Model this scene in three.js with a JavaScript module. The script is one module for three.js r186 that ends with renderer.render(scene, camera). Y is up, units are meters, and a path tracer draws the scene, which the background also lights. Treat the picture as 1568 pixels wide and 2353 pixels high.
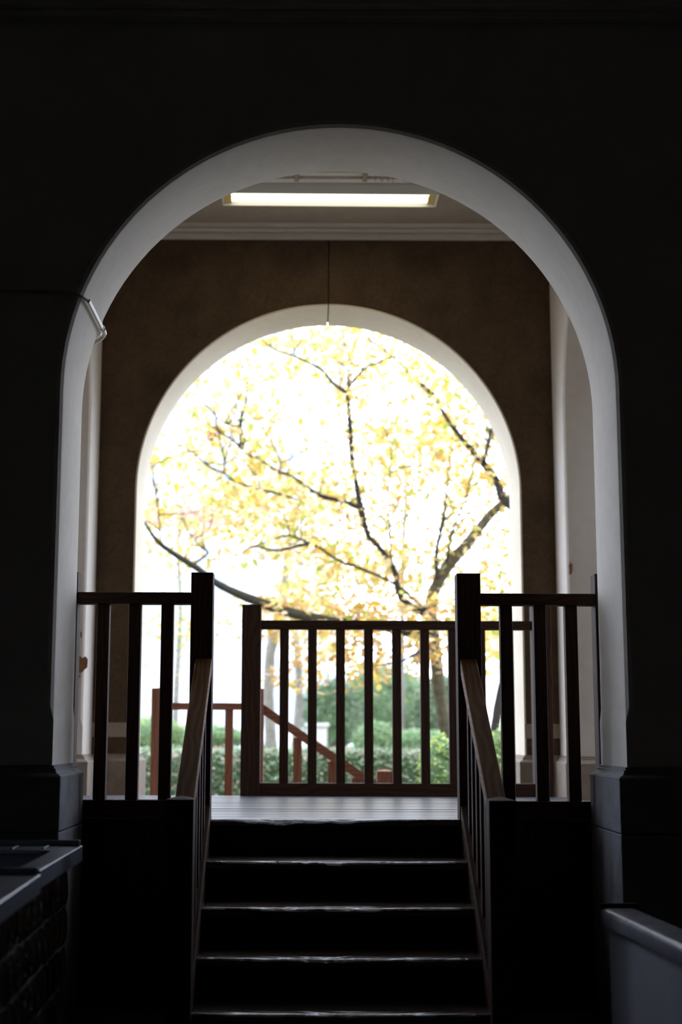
import * as THREE from 'three';
import { RoundedBoxGeometry } from 'three/addons/geometries/RoundedBoxGeometry.js';
import { mergeGeometries, mergeVertices, toCreasedNormals } from 'three/addons/utils/BufferGeometryUtils.js';
import { RectAreaLightUniformsLib } from 'three/addons/lights/RectAreaLightUniformsLib.js';

// ---------------------------------------------------------------- camera, sky, exposure
const scene = new THREE.Scene();
const W = 1568, H = 2353, FOCAL = 3268, HORIZON = 1688, AXIS_X = 708;
const camera = new THREE.PerspectiveCamera(2 * Math.atan(H / 2 / FOCAL) * 180 / Math.PI, W / H, 0.05, 400);
const EYE = 1.319;                                   // y = 0.0685 is the hall floor
camera.position.set(0, EYE, 0);
const PITCH = Math.atan((HORIZON - H / 2) / FOCAL), ROLL = 0.2 * Math.PI / 180;
camera.rotation.set(PITCH, 0, ROLL, 'XYZ');
camera.setViewOffset(W, H, W / 2 - AXIS_X, 0, W, H);
camera.updateProjectionMatrix();
camera.focus = 6.9;
camera.userData.fStop = 1.6;

scene.background = new THREE.Color().setRGB(5.0, 5.6, 6.9);   // bright overcast sky, one even colour
const renderer = new THREE.WebGLRenderer({ antialias: true });
renderer.toneMapping = THREE.LinearToneMapping;
renderer.toneMappingExposure = 1.0;
renderer.shadowMap.enabled = true;
RectAreaLightUniformsLib.init();

// ---------------------------------------------------------------- helpers
function rng(seed) { let a = seed >>> 0; return () => { a = a + 0x6D2B79F5 | 0; let t = Math.imul(a ^ a >>> 15, 1 | a); t = t + Math.imul(t ^ t >>> 7, 61 | t) ^ t; return ((t ^ t >>> 14) >>> 0) / 4294967296; }; }
const gauss = (r) => (r() + r() + r() + r() - 2) * 1.0;
const camQ = new THREE.Quaternion().setFromEuler(new THREE.Euler(PITCH, 0, ROLL, 'XYZ'));
function at(px, py, d) {                              // a point of the place, d metres ahead of the viewer's standpoint
  const v = new THREE.Vector3((px - AXIS_X) / FOCAL, -(py - H / 2) / FOCAL, -1).applyQuaternion(camQ);
  return new THREE.Vector3(v.x, v.y, v.z).multiplyScalar(d / -v.z).add(new THREE.Vector3(0, EYE, 0));
}
const V = (x, y, d) => new THREE.Vector3(x, y, -d);
const used = {};
function numbered(n) { const k = used[n] = (used[n] ?? -1) + 1; return k ? n + '_' + String(k).padStart(3, '0') : n; }
function mesh(name, geo, mat, parent) {
  const m = new THREE.Mesh(geo, mat); m.castShadow = m.receiveShadow = true;
  m.name = parent ? name : numbered(name); (parent ?? scene).add(m); return m;
}
function thing(name, label, category, opt = {}) {
  const g = new THREE.Group(); g.name = numbered(name); scene.add(g);
  g.userData = { label, category }; if (opt.group) g.userData.group = opt.group; if (opt.kind) g.userData.kind = opt.kind;
  if (opt.at) g.position.copy(opt.at); if (opt.turn) g.rotation.y = opt.turn;
  return g;
}
function box(x0, x1, y0, y1, d0, d1) { const g = new THREE.BoxGeometry(x1 - x0, y1 - y0, d1 - d0); g.translate((x0 + x1) / 2, (y0 + y1) / 2, -(d0 + d1) / 2); return metreUV(g); }
function rbox(x0, x1, y0, y1, d0, d1, r = 0.004, grain = null) {
  const g = new RoundedBoxGeometry(x1 - x0, y1 - y0, d1 - d0, 1, r); g.translate((x0 + x1) / 2, (y0 + y1) / 2, -(d0 + d1) / 2);
  return grain ? grainUV(g, grain) : metreUV(g);
}
function metreUV(g, scale = 1) {                      // uv in metres, from the side a triangle faces
  if (g.index) g = g.toNonIndexed();
  const p = g.attributes.position, uv = new Float32Array(p.count * 2), a = new THREE.Vector3(), b = new THREE.Vector3(), c = new THREE.Vector3();
  for (let i = 0; i < p.count; i += 3) {
    a.fromBufferAttribute(p, i); b.fromBufferAttribute(p, i + 1); c.fromBufferAttribute(p, i + 2);
    const n = b.clone().sub(a).cross(c.clone().sub(a)), X = Math.abs(n.x), Y = Math.abs(n.y), Z = Math.abs(n.z);
    [a, b, c].forEach((q, k) => { uv[(i + k) * 2] = (X > Y && X > Z ? q.z : q.x) * scale; uv[(i + k) * 2 + 1] = (Y >= X && Y >= Z ? q.z : q.y) * scale; });
  }
  g.setAttribute('uv', new THREE.BufferAttribute(uv, 2)); return g;
}
let grainShift = 0;
function grainUV(g, axis) {                           // v runs along the grain, u across; every piece starts elsewhere in the board
  g = metreUV(g); grainShift += 0.377;
  const p = g.attributes.position, n = g.attributes.normal, uv = g.attributes.uv;
  for (let i = 0; i < p.count; i++) {
    const q = { x: p.getX(i), y: p.getY(i), z: p.getZ(i) }, m = { x: Math.abs(n.getX(i)), y: Math.abs(n.getY(i)), z: Math.abs(n.getZ(i)) };
    const rest = ['x', 'y', 'z'].filter((k) => k !== axis).sort((s, t) => m[s] - m[t]);
    uv.setXY(i, q[rest[0]] + grainShift, q[axis] + grainShift * 1.7);
  }
  return g;
}
function tex(size, fn, color = true) {
  const d = new Uint8Array(size * size * 4);
  for (let y = 0; y < size; y++) for (let x = 0; x < size; x++) { const c = fn(x / size, y / size), o = (y * size + x) * 4; for (let k = 0; k < 3; k++) d[o + k] = Math.max(0, Math.min(255, (c[k] ?? c[0]) * 255)); d[o + 3] = 255; }
  const t = new THREE.DataTexture(d, size, size); t.wrapS = t.wrapT = THREE.RepeatWrapping; t.magFilter = THREE.LinearFilter; t.minFilter = THREE.LinearMipmapLinearFilter; t.generateMipmaps = true;
  if (color) t.colorSpace = THREE.SRGBColorSpace; t.needsUpdate = true; return t;
}
function noiseField(seed) {                           // tileable value noise with octaves
  const r = rng(seed), N = 256, T = new Float32Array(N * N); for (let i = 0; i < T.length; i++) T[i] = r();
  const one = (u, v, f) => { const x = u * f, y = v * f, i = Math.floor(x), j = Math.floor(y), a = x - i, b = y - j, s = a * a * (3 - 2 * a), t = b * b * (3 - 2 * b), g = (m, n) => T[(((n % f) + f) % f * 37 + ((m % f) + f) % f * 113 + f * 7) % (N * N)]; return (g(i, j) * (1 - s) + g(i + 1, j) * s) * (1 - t) + (g(i, j + 1) * (1 - s) + g(i + 1, j + 1) * s) * t; };
  return (u, v, f = 4, oct = 4) => { let s = 0, w = 0, a = 1; for (let k = 0; k < oct; k++, f *= 2, a *= 0.55) { s += one(u, v, f) * a; w += a; } return s / w; };
}
const nf = noiseField(5), nf2 = noiseField(11), nf3 = noiseField(23);
const mixc = (a, b, t) => a.map((x, i) => x + (b[i] - x) * t);
const hex = (h) => [(h >> 16 & 255) / 255, (h >> 8 & 255) / 255, (h & 255) / 255];
function surface(seed, lo, hi, tile, { freq = 5, oct = 5, speck = 0, rough = 0.85, bump = 0, size = 512 } = {}) {
  const n = noiseField(seed), m = noiseField(seed + 1), r = rng(seed + 2);
  const map = tex(size, (u, v) => { let t = n(u, v, freq, oct) * 0.7 + m(u, v, freq * 12, 2) * 0.3; if (speck) t += (r() - 0.5) * speck; return mixc(hex(lo), hex(hi), Math.max(0, Math.min(1, (t - 0.2) / 0.6))); });
  map.repeat.set(1 / tile, 1 / tile);
  const mat = new THREE.MeshStandardMaterial({ map, roughness: rough });
  if (bump) { const b = tex(size, (u, v) => [n(u, v, freq * 8, 3) * 0.6 + r() * 0.4], false); b.repeat.copy(map.repeat); mat.bumpMap = b; mat.bumpScale = bump; }
  return mat;
}
function woodMat(seed, lo, hi, rough, { bump = 0.0008, spec = 0.3 } = {}) {
  const n = noiseField(seed), S = 512;
  const line = (u, v) => { const w = n(u, v, 3, 3) * 1.6 + n(u, v, 2, 2); const g = 0.5 + 0.5 * Math.sin((u * 14 + w * 2.2) * 6.283); return g * 0.62 + n(u * 1, v * 0.125, 64, 2) * 0.38; };
  const map = tex(S, (u, v) => mixc(hex(lo), hex(hi), line(u, v))); map.repeat.set(2.2, 0.8);
  const b = tex(S, (u, v) => [line(u, v)], false); b.repeat.copy(map.repeat);
  const mat = new THREE.MeshPhysicalMaterial({ map, roughness: rough, specularIntensity: spec });
  mat.bumpMap = b; mat.bumpScale = bump; return mat;
}
// ---------------------------------------------------------------- materials
const M = {
  plaster: surface(101, 0xc6beb2, 0xd6cfc4, 1.7, { freq: 3, rough: 0.8, bump: 0.0006 }),
  roughcast: surface(131, 0x3a2c1c, 0x5a4630, 0.9, { freq: 5, speck: 0.55, rough: 0.95, bump: 0.003 }),
  paleStone: surface(141, 0xd2c6ae, 0xe0d6c2, 1.1, { freq: 5, speck: 0.3, rough: 0.85, bump: 0.001 }),
  bandStone: surface(145, 0x8a7d6c, 0xa1937f, 0.7, { freq: 6, speck: 0.3, rough: 0.9, bump: 0.001 }),
  plinth: surface(151, 0x5f5f63, 0x828289, 0.6, { freq: 8, speck: 0.6, rough: 0.8, bump: 0.0015 }),
  porchPlinth: surface(155, 0x7a6e60, 0x96897a, 0.6, { freq: 8, speck: 0.6, rough: 0.85, bump: 0.0015 }),
  ceiling: surface(161, 0x9c907e, 0xaea28f, 1.6, { freq: 3, rough: 0.9 }),
  cornice: surface(165, 0xc8c0b4, 0xd8d1c6, 0.9, { freq: 5, rough: 0.85 }),
  hallFloor: surface(171, 0x3a3a3c, 0x4c4c50, 1.2, { freq: 6, rough: 0.7 }),
  wood: woodMat(201, 0x33231a, 0x4b3426, 0.68),
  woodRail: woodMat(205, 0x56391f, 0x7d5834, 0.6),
  outerWood: woodMat(213, 0x744c39, 0x8e6450, 0.7),
  deck: woodMat(217, 0x403f42, 0x5c5c60, 0.36, { bump: 0.0015, spec: 1 }),
  tread: woodMat(221, 0x3c332e, 0x5e524a, 0.22, { bump: 0.0015, spec: 1 }),
  steel: new THREE.MeshStandardMaterial({ color: 0x8f95a3, roughness: 0.32, metalness: 0.9 }),
  tile: new THREE.MeshPhysicalMaterial({ color: 0x2a241d, roughness: 0.14, clearcoat: 0.6, clearcoatRoughness: 0.12 }),
  tile2: new THREE.MeshPhysicalMaterial({ color: 0x342b21, roughness: 0.14, clearcoat: 0.6, clearcoatRoughness: 0.12 }),
  grout: new THREE.MeshStandardMaterial({ color: 0x211f1c, roughness: 0.95 }),
  coping: surface(231, 0x8e8e99, 0xa4a4ae, 0.5, { freq: 8, speck: 0.4, rough: 0.2, bump: 0.0015 }),
  benchBody: surface(235, 0x92929b, 0xa4a4ac, 0.8, { freq: 4, rough: 0.55 }),
  conduit: new THREE.MeshStandardMaterial({ color: 0xded6c8, roughness: 0.4 }),
  cable: new THREE.MeshStandardMaterial({ color: 0x8d8a86, roughness: 0.6 }),
  lampWhite: new THREE.MeshStandardMaterial({ color: 0xe2e4dc, roughness: 0.5 }),
  lampCream: new THREE.MeshStandardMaterial({ color: 0xcdb56c, roughness: 0.5 }),
  tube: new THREE.MeshStandardMaterial({ color: 0xffffff, emissive: 0xfff3dc, emissiveIntensity: 2.2, roughness: 0.4 }),
  bareMortar: surface(241, 0x6d4a2e, 0x8a6444, 0.3, { freq: 8, speck: 0.5, rough: 0.95 }),
  bark: surface(251, 0x241e19, 0x3a3129, 0.35, { freq: 10, speck: 0.3, rough: 0.95, bump: 0.006 }),
  mossBark: surface(255, 0x2c2a1b, 0x4a4432, 0.4, { freq: 10, speck: 0.3, rough: 0.95, bump: 0.006 }),
  trunkBark: surface(257, 0x4a4431, 0x7a705a, 0.4, { freq: 10, speck: 0.3, rough: 0.95, bump: 0.006 }),
  greyBark: surface(259, 0x6a665c, 0x908b80, 0.4, { freq: 10, speck: 0.3, rough: 0.95, bump: 0.006 }),
  gravel: surface(261, 0x6a665c, 0x858074, 0.8, { freq: 10, speck: 0.5, rough: 0.95 }),
  hedgeCore: new THREE.MeshStandardMaterial({ color: 0x5c7450, roughness: 1 }),
  wallPale: surface(271, 0xd5d8de, 0xe2e4e8, 3, { freq: 3, rough: 0.9 }),
  glass: new THREE.MeshStandardMaterial({ color: 0xaebccd, roughness: 0.3 }),
  paleRoof: new THREE.MeshStandardMaterial({ color: 0x9fa3a8, roughness: 0.7 }),
  stoneWhite: surface(275, 0xbdbbb4, 0xd2d0c9, 0.5, { freq: 6, rough: 0.9 }),
};
const leafMat = new THREE.MeshPhysicalMaterial({ color: 0xffffff, roughness: 0.9, transmission: 0.4, thickness: 0, side: THREE.DoubleSide });

// ---------------------------------------------------------------- structure
const FLOOR = 0.0685, DECK = 0.931, AX = 0.140;        // AX: axis of the arches and the stair
function bandGeo(rows, closed) {                       // grid of points -> surface
  const pos = [], idx = [], n = rows[0].length; rows.forEach((r) => r.forEach((p) => pos.push(p.x, p.y, p.z)));
  for (let i = 0; i < rows.length - 1; i++) for (let j = 0; j < n - (closed ? 0 : 1); j++) { const k = (j + 1) % n, a = i * n + j, b = i * n + k, c = (i + 1) * n + j, d = (i + 1) * n + k; idx.push(a, b, d, a, d, c); }
  const g = new THREE.BufferGeometry(); g.setAttribute('position', new THREE.Float32BufferAttribute(pos, 3)); g.setIndex(idx); g.computeVertexNormals(); return g;
}
function archGeos({ u0, u1, base, top, cu, R, spring, T, c = 0, stop = 0, map }) {
  // wall in (u, y, w): u along the wall, w into its thickness; map turns it into the place
  const st = [], N = 56, cAt = (y) => c * Math.max(0, Math.min(1, (y - stop) / 0.06));
  const jamb = [base, stop - 0.001, stop, stop + 0.02, stop + 0.04, stop + 0.06, (stop + spring) / 2].filter((y) => y >= base && (c || y === base));
  jamb.forEach((y) => st.push([-1, 0, y]));
  for (let i = 0; i <= N; i++) { const a = Math.PI * (1 - i / N); st.push([Math.cos(a), Math.sin(a), spring + R * Math.sin(a)]); }
  [...jamb].reverse().forEach((y) => st.push([1, 0, y]));
  const pt = ([cx, sy, y], off, w) => { const k = cAt(y) * off; return new THREE.Vector3(cu + cx * (R + k), y + sy * k, w); };
  const faceRing = st.map((s) => pt(s, 1, 0));
  const shape = new THREE.Shape([new THREE.Vector2(u0, base), ...faceRing.map((p) => new THREE.Vector2(p.x, p.y)), new THREE.Vector2(u1, base), new THREE.Vector2(u1, top), new THREE.Vector2(u0, top)]);
  const f = new THREE.ShapeGeometry(shape), b = f.clone(); b.translate(0, 0, T);
  const rect = (p, q, r, s) => { const g = new THREE.BufferGeometry(); g.setAttribute('position', new THREE.Float32BufferAttribute([...p, ...q, ...r, ...p, ...r, ...s], 3)); g.computeVertexNormals(); return g; };
  const rim = [rect([u0, base, 0], [u0, top, 0], [u0, top, T], [u0, base, T]), rect([u1, base, 0], [u1, base, T], [u1, top, T], [u1, top, 0]), rect([u0, top, 0], [u1, top, 0], [u1, top, T], [u0, top, T])];
  const clean = (g) => { g = g.index ? g.toNonIndexed() : g; g.deleteAttribute('uv'); return g; };
  const toWorld = (g) => { const p = g.attributes.position, v = new THREE.Vector3(); for (let i = 0; i < p.count; i++) { v.copy(map(p.getX(i), p.getY(i), p.getZ(i))); p.setXYZ(i, v.x, v.y, v.z); } return g; };
  let body = toWorld(mergeGeometries([f, b, ...rim].map(clean))); body.computeVertexNormals(); body = metreUV(body);
  const prof = []; if (c) for (let i = 0; i <= 3; i++) { const a = i / 3 * Math.PI / 2; prof.push([1 - Math.sin(a), 1 - Math.cos(a), 0]); } else prof.push([0, 0, 0]);
  const all = [...prof, ...[...prof].reverse().map(([o, w]) => [o, w, 1])];
  const rows = st.map((s) => all.map(([o, w, far]) => { const k = cAt(s[2]); return pt(s, o, far ? T - w * k : w * k); }));
  let reveal = toWorld(bandGeo(rows)); reveal = toCreasedNormals(reveal.toNonIndexed(), 0.45); reveal = metreUV(reveal);
  return { body, reveal };
}
function structure(name, label, category) { return thing(name, label, category, { kind: 'structure' }); }
function loftRing(x0, x1, d0, d1, prof) {              // rectangles stacked with offsets: a moulding that returns round a pier
  const rows = prof.map(([o, y]) => [V(x0 - o, y, d0 - o), V(x1 + o, y, d0 - o), V(x1 + o, y, d1 + o), V(x0 - o, y, d1 + o)]);
  const g = bandGeo(rows, true).toNonIndexed(); g.computeVertexNormals(); return metreUV(g);
}
const PLINTH_PROFILE = [[0.045, 1.128], [0.045, 1.138], [0.038, 1.146], [0.026, 1.152], [0.019, 1.162], [0.018, 1.172], [0.010, 1.174], [0.010, 1.184], [0.0, 1.186]];
// near arch wall, between hall and porch
const hallWall = structure('wall_hall_front', 'plastered hall wall with a round arch over stone plinths', 'wall');
{
  const { body, reveal } = archGeos({ u0: -6.0, u1: 6.3, base: FLOOR, top: 5.3, cu: AX, R: 1.235, spring: 2.85, T: 0.55, c: 0.034, stop: 1.38, map: (u, y, w) => V(u, y, 6.2 + w) });
  mesh('wall_face', body, M.plaster, hallWall); mesh('arch_reveal', reveal, M.plaster, hallWall).userData.label = 'pale plastered soffit and jambs of the hall arch';
  for (const [x0, x1] of [[-6.0, AX - 1.235], [AX + 1.235, 6.3]]) {
    mesh('plinth_block', rbox(x0 - 0.045, x1 + 0.045, FLOOR, 0.905, 6.155, 6.795, 0.006), M.plinth, hallWall);
    mesh('plinth_block', rbox(x0 - 0.045, x1 + 0.045, 0.9085, 1.13, 6.155, 6.795, 0.005), M.plinth, hallWall);
    mesh('plinth_moulding', loftRing(x0, x1, 6.2, 6.75, PLINTH_PROFILE), M.plinth, hallWall);
  }
  for (const [k, y] of [[0.05, 4.6], [0.09, 4.64], [0.12, 4.68]]) mesh('picture_moulding', rbox(-6.0, 6.3, y, y + 0.045, 6.2 - k, 6.22, 0.01), M.plaster, hallWall);
}
// hall shell
const shell = (name, label, cat, g, m) => { const o = mesh(name, g, m); o.userData = { label, category: cat, kind: 'structure' }; return o; };
shell('floor', 'dark hall floor in front of the wooden stair', 'floor', box(-6.2, 6.5, FLOOR - 0.2, FLOOR, -12.0, 6.84), M.hallFloor);
shell('ceiling', 'dark hall ceiling above the arch wall', 'ceiling', box(-6.2, 6.5, 5.3, 5.5, -12.0, 6.75), M.plaster);
shell('wall_left', 'dim hall side wall behind the steel sinks', 'wall', box(-6.2, -6.0, FLOOR, 5.3, -12.0, 6.75), M.plaster);
shell('wall_right', 'dim hall side wall behind the low stone wall', 'wall', box(6.3, 6.5, FLOOR, 5.3, -12.0, 6.75), M.plaster);
shell('wall_back', 'dim hall end wall facing the arch', 'wall', box(-6.2, 6.5, FLOOR, 5.3, -12.2, -12.0), M.plaster);
// far porch wall with the garden arch, in two halves with an open joint between them
const farWall = structure('wall_porch_far', 'brown roughcast porch wall with a round arch to the garden', 'wall');
const FAX = 0.1415, FR = 1.341, FSPR = 3.004, FD = 9.8, PCEIL = 4.906;
{
  for (const s of [-1, 1]) {
    const sh = new THREE.Shape(), g0 = 0.004; const ox = s < 0 ? 1.968 + FAX : 2.223 - FAX; sh.moveTo(s * ox, -0.05); sh.lineTo(s * ox, 5.3); sh.lineTo(s * g0, 5.3);
    const a0 = Math.asin(g0 / FR); for (let i = 0; i <= 40; i++) { const a = a0 + (Math.PI / 2 - a0) * i / 40; sh.lineTo(s * Math.sin(a) * FR, FSPR + Math.cos(a) * FR); }
    sh.lineTo(s * FR, -0.05); sh.closePath();
    let g = new THREE.ExtrudeGeometry(sh, { depth: 0.496, bevelEnabled: false }); g.translate(FAX, 0, -(FD + 0.498)); mesh('wall_half', metreUV(g), M.roughcast, farWall);
    const rows = []; const st = [[1, 0, -0.05], [1, 0, 1.5]]; for (let i = 0; i <= 40; i++) { const a = Math.PI / 2 - (Math.PI / 2 - a0) * i / 40; st.push([Math.sin(a), Math.cos(a), null]); }
    for (const [sx, cy, y] of st) rows.push([[0.010, 0], [-0.002, 0], [-0.002, 0.5], [0.010, 0.5]].map(([o, w]) => V(FAX + s * sx * (FR + o), y ?? FSPR + cy * (FR + o), FD - 0.001 + w * 1.004)));
    const rv = toCreasedNormals(bandGeo(rows).toNonIndexed(), 0.45); mesh('arch_reveal', metreUV(rv), M.paleStone, farWall).userData.label = 'pale stone soffit and jamb of the garden arch';
    const xa = s < 0 ? -1.968 : FAX + FR, xb = s < 0 ? FAX - FR : 2.223;
    mesh('plinth_block', rbox(xa - 0.045, xb + 0.045, -0.05, 1.13, FD - 0.045, FD + 0.545, 0.006), M.porchPlinth, farWall);
    mesh('plinth_moulding', loftRing(xa, xb, FD, FD + 0.5, PLINTH_PROFILE), M.porchPlinth, farWall);
    const bx0 = s < 0 ? -1.468 : FAX + FR + 0.004, bx1 = s < 0 ? FAX - FR - 0.004 : 1.723;
    mesh('stone_band', rbox(bx0, bx1, 1.297, 1.396, FD - 0.004, FD + 0.05, 0.002), M.bandStone, farWall);
  }
  mesh('joint_backing', box(FAX - 0.05, FAX + 0.05, FSPR + FR + 0.02, 5.3, FD + 0.05, FD + 0.49), M.roughcast, farWall);
}
// side walls of the porch, each with a round arch to the next bay
function sideWall(name, label, x, dir) {
  const w = structure(name, label, 'wall');
  const { body, reveal } = archGeos({ u0: 6.75, u1: FD, base: DECK - 0.6, top: 5.3, cu: 8.275, R: 1.125, spring: 3.44, T: 0.5, c: 0.034, stop: 1.36, map: (u, y, t) => V(x + dir * t, y, u) });
  mesh('wall_face', body, M.plaster, w); mesh('arch_reveal', reveal, M.plaster, w);
  for (const [d0, d1] of [[6.75, 7.15], [9.4, FD]]) {
    const xa = Math.min(x, x + dir * 0.5), xb = Math.max(x, x + dir * 0.5);
    mesh('plinth_block', rbox(xa - 0.045, xb + 0.045, DECK - 0.6, 1.13, d0 - 0.045, d1 + 0.02, 0.006), M.porchPlinth, w);
    mesh('plinth_moulding', loftRing(xa, xb, d0, d1, PLINTH_PROFILE), M.porchPlinth, w);
  }
  return w;
}
const wallL = sideWall('wall_porch_left', 'cream porch side wall with peeling plaster on its arch jamb', -1.468, -1);
const wallR = sideWall('wall_porch_right', 'cream porch side wall with arch beside the gate end post', 1.723, 1);
// bare patches where the plaster has come away
function patch(parent, seed, c, w, h, n) {
  const r = rng(seed), pts = []; for (let i = 0; i < n; i++) { const a = i / n * 6.283, k = 0.55 + r() * 0.6; pts.push(new THREE.Vector2(Math.cos(a) * w / 2 * k, Math.sin(a) * h / 2 * k)); }
  const g = new THREE.ExtrudeGeometry(new THREE.Shape(pts), { depth: 0.003, bevelEnabled: false }); g.translate(c.x, c.y, c.z); mesh('bare_patch', metreUV(g), M.bareMortar, parent).userData.label = 'brown bare patch where plaster has peeled';
}
patch(wallL, 31, V(-1.494, 1.775, 9.399), 0.10, 0.13, 15); patch(wallL, 33, V(-1.515, 1.69, 9.399), 0.05, 0.035, 11); patch(wallL, 35, V(-1.495, 1.965, 9.399), 0.018, 0.045, 9);
patch(wallR, 37, V(1.748, 2.42, 9.399), 0.03, 0.10, 11);
// corridor ends, ceiling
// the facade goes on beside the porch; dark slabs added to cut bounce
shell('wall_facade_left', 'outer roughcast facade running on behind the sinks', 'wall', box(-14, -1.97, -0.05, 7.5, 6.80, 6.92), M.roughcast);
shell('wall_facade_right', 'outer roughcast facade running on behind the low wall', 'wall', box(2.225, 14, -0.05, 7.5, 6.80, 6.92), M.roughcast);
shell('wall_skyblock_left', 'unseen roughcast wall added to block sky beside the porch behind the sinks', 'wall', box(-4.0, -3.7, -0.05, 7.5, 6.93, 8.5), M.roughcast);  // unseen wing, added to keep sky light off the side arch reveal
shell('wall_skyblock_right', 'unseen roughcast wall added to block sky beside the porch behind the low wall', 'wall', box(3.95, 4.25, -0.05, 7.5, 6.93, 8.5), M.roughcast);  // its unseen pair, added to block sky at the other side arch
shell('floor_porch', 'stone porch base under the wooden deck', 'floor', box(-1.9, 2.15, -0.05, DECK - 0.62, 6.88, 9.75), M.porchPlinth);
const porchCeil = structure('ceiling_porch', 'cream plaster porch ceiling with a cornice along the roughcast wall', 'ceiling');
mesh('ceiling_slab', box(-1.968, 2.223, PCEIL, 5.3, 6.75, FD), M.ceiling, porchCeil);
{
  const prof = [[0, 0.075], [0.03, 0.075], [0.036, 0.07], [0.036, 0.038], [0.026, 0.036], [0.026, 0.031], [0.07, 0.029], [0.075, 0.024], [0.075, 0.012], [0.066, 0.010], [0.066, 0.006], [0.15, 0.004], [0.15, 0]];
  const rows = [-1.468, 1.723].map((x) => prof.map(([o, h]) => V(x, PCEIL - h, FD - o))); const g = bandGeo(rows).toNonIndexed(); g.computeVertexNormals();
  mesh('cornice', metreUV(g), M.cornice, porchCeil);
  for (let i = 0; i < 4; i++) mesh('ceiling_moulding', rbox(-1.468, 1.723, PCEIL - 0.012 - 0.014 * (i % 3), PCEIL, 8.60 + i * 0.075, 8.66 + i * 0.075, 0.005), M.cornice, porchCeil);
  { // old cobwebs on the moulding
    const r = rng(71);
    for (let i = 0; i < 9; i++) { const x = 0.42 + i * 0.028 + r() * 0.012, q = V(x, PCEIL - 0.043, 8.66 + r() * 0.1); mesh('cobweb_strand', new THREE.TubeGeometry(new THREE.CatmullRomCurve3([q, q.clone().add(new THREE.Vector3(gauss(r) * 0.01, -0.012, 0)), q.clone().add(new THREE.Vector3(gauss(r) * 0.02, -0.02 - r() * 0.02, 0))]), 5, 0.0016, 5), M.bareMortar, porchCeil); }
  }
  for (const x of [-0.08, 0.36]) mesh('moulding_bracket', rbox(x - 0.016, x + 0.016, PCEIL - 0.042, PCEIL, 8.60, 8.79, 0.004), M.bandStone, porchCeil);
}

// ---------------------------------------------------------------- deck, stair and railings
const deck = structure('floor_deck', 'worn grey wooden deck boards of the porch at the top of the stair', 'floor');
function wornNose(x0, x1, y, d0, d1, { th = 0.036, amp = 0.02, seed = 1, xc = 0.1, wide = 0.33 } = {}) {
  // a board whose front edge is worn hollow: d0 is its nose
  const r = rng(seed), n = 160, rows = [], ph = [r() * 6, r() * 6, r() * 6]; let chip = 0;
  for (let i = 0; i <= n; i++) {
    const x = x0 + (x1 - x0) * i / n; chip = chip * 0.6 + (r() - 0.5) * 0.9;
    const bell = Math.exp(-(((x - xc) / wide) ** 2)), w = amp * bell * (0.85 + 0.2 * Math.sin(x * 17 + ph[0]) + 0.12 * Math.sin(x * 41 + ph[1])) + 0.0016 * Math.abs(chip) + 0.0012, splint = bell * 0.004 * chip;
    rows.push([[d1, -th], [d1, 0], [d0 + 0.075, 0], [d0 + 0.05, -w * 0.12], [d0 + 0.03, -w * 0.36 + splint * 0.5], [d0 + 0.014, -w * 0.7 - splint], [d0 + 0.004, -w - splint * 0.6 - 0.001], [d0, -w - 0.006], [d0 + 0.001, -th]].map(([d, h]) => V(x, y + h, d)));
  }
  const g = toCreasedNormals(bandGeo(rows).toNonIndexed(), 0.7);
  const cap = (i) => { const p = rows[i], s = new THREE.Shape(p.map((q) => new THREE.Vector2(-q.z, q.y))), c = new THREE.ShapeGeometry(s).toNonIndexed(), a = c.attributes.position; for (let k = 0; k < a.count; k++) a.setXYZ(k, p[0].x, a.getY(k), -a.getX(k)); c.computeVertexNormals(); return c; };
  return grainUV(mergeGeometries([g, cap(0), cap(n)].map((q) => { q.deleteAttribute('uv'); return q; })), 'x');
}
mesh('plank', wornNose(-0.452, 0.714, DECK, 6.8, 6.915, { amp: 0.023, seed: 3, xc: -0.07, wide: 0.36, th: 0.034 }), M.deck, deck);
for (let i = 0; i < 23; i++) {
  const d0 = 6.92 + i * 0.1035; const r = rng(400 + i); const dy = (r() - 0.5) * 0.003;
  mesh('plank', rbox(-1.42, 1.675, DECK - 0.034 + dy, DECK + dy, d0, d0 + 0.0985, 0.004, 'x'), M.deck, deck);
}
const R_ = 0.1725, T_ = 0.25;
const stair = thing('wooden_stair', 'dark wooden stair with hollow worn treads rising to the deck', 'stair');
for (let i = 1; i <= 4; i++) mesh('tread', wornNose(-0.452, 0.722, DECK - R_ * i, 6.8 - T_ * i, 7.12 - T_ * i, { amp: [0, 0.011, 0.013, 0.012, 0.010][i], seed: 40 + i, xc: 0.08 + 0.03 * (i % 2), wide: 0.42 }), M.tread, stair);
for (let i = 0; i <= 4; i++) mesh('riser', rbox(-0.452, 0.722, DECK - R_ * (i + 1) + (i < 4 ? 0 : 0), DECK - R_ * i - 0.036, 6.84 - T_ * i, 6.86 - T_ * i, 0.002, 'x'), M.wood, stair);
mesh('riser_batten', rbox(0.09, 0.16, DECK - R_ + 0.0, DECK - 0.037, 6.834, 6.841, 0.002, 'y'), M.wood, stair);
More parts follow.
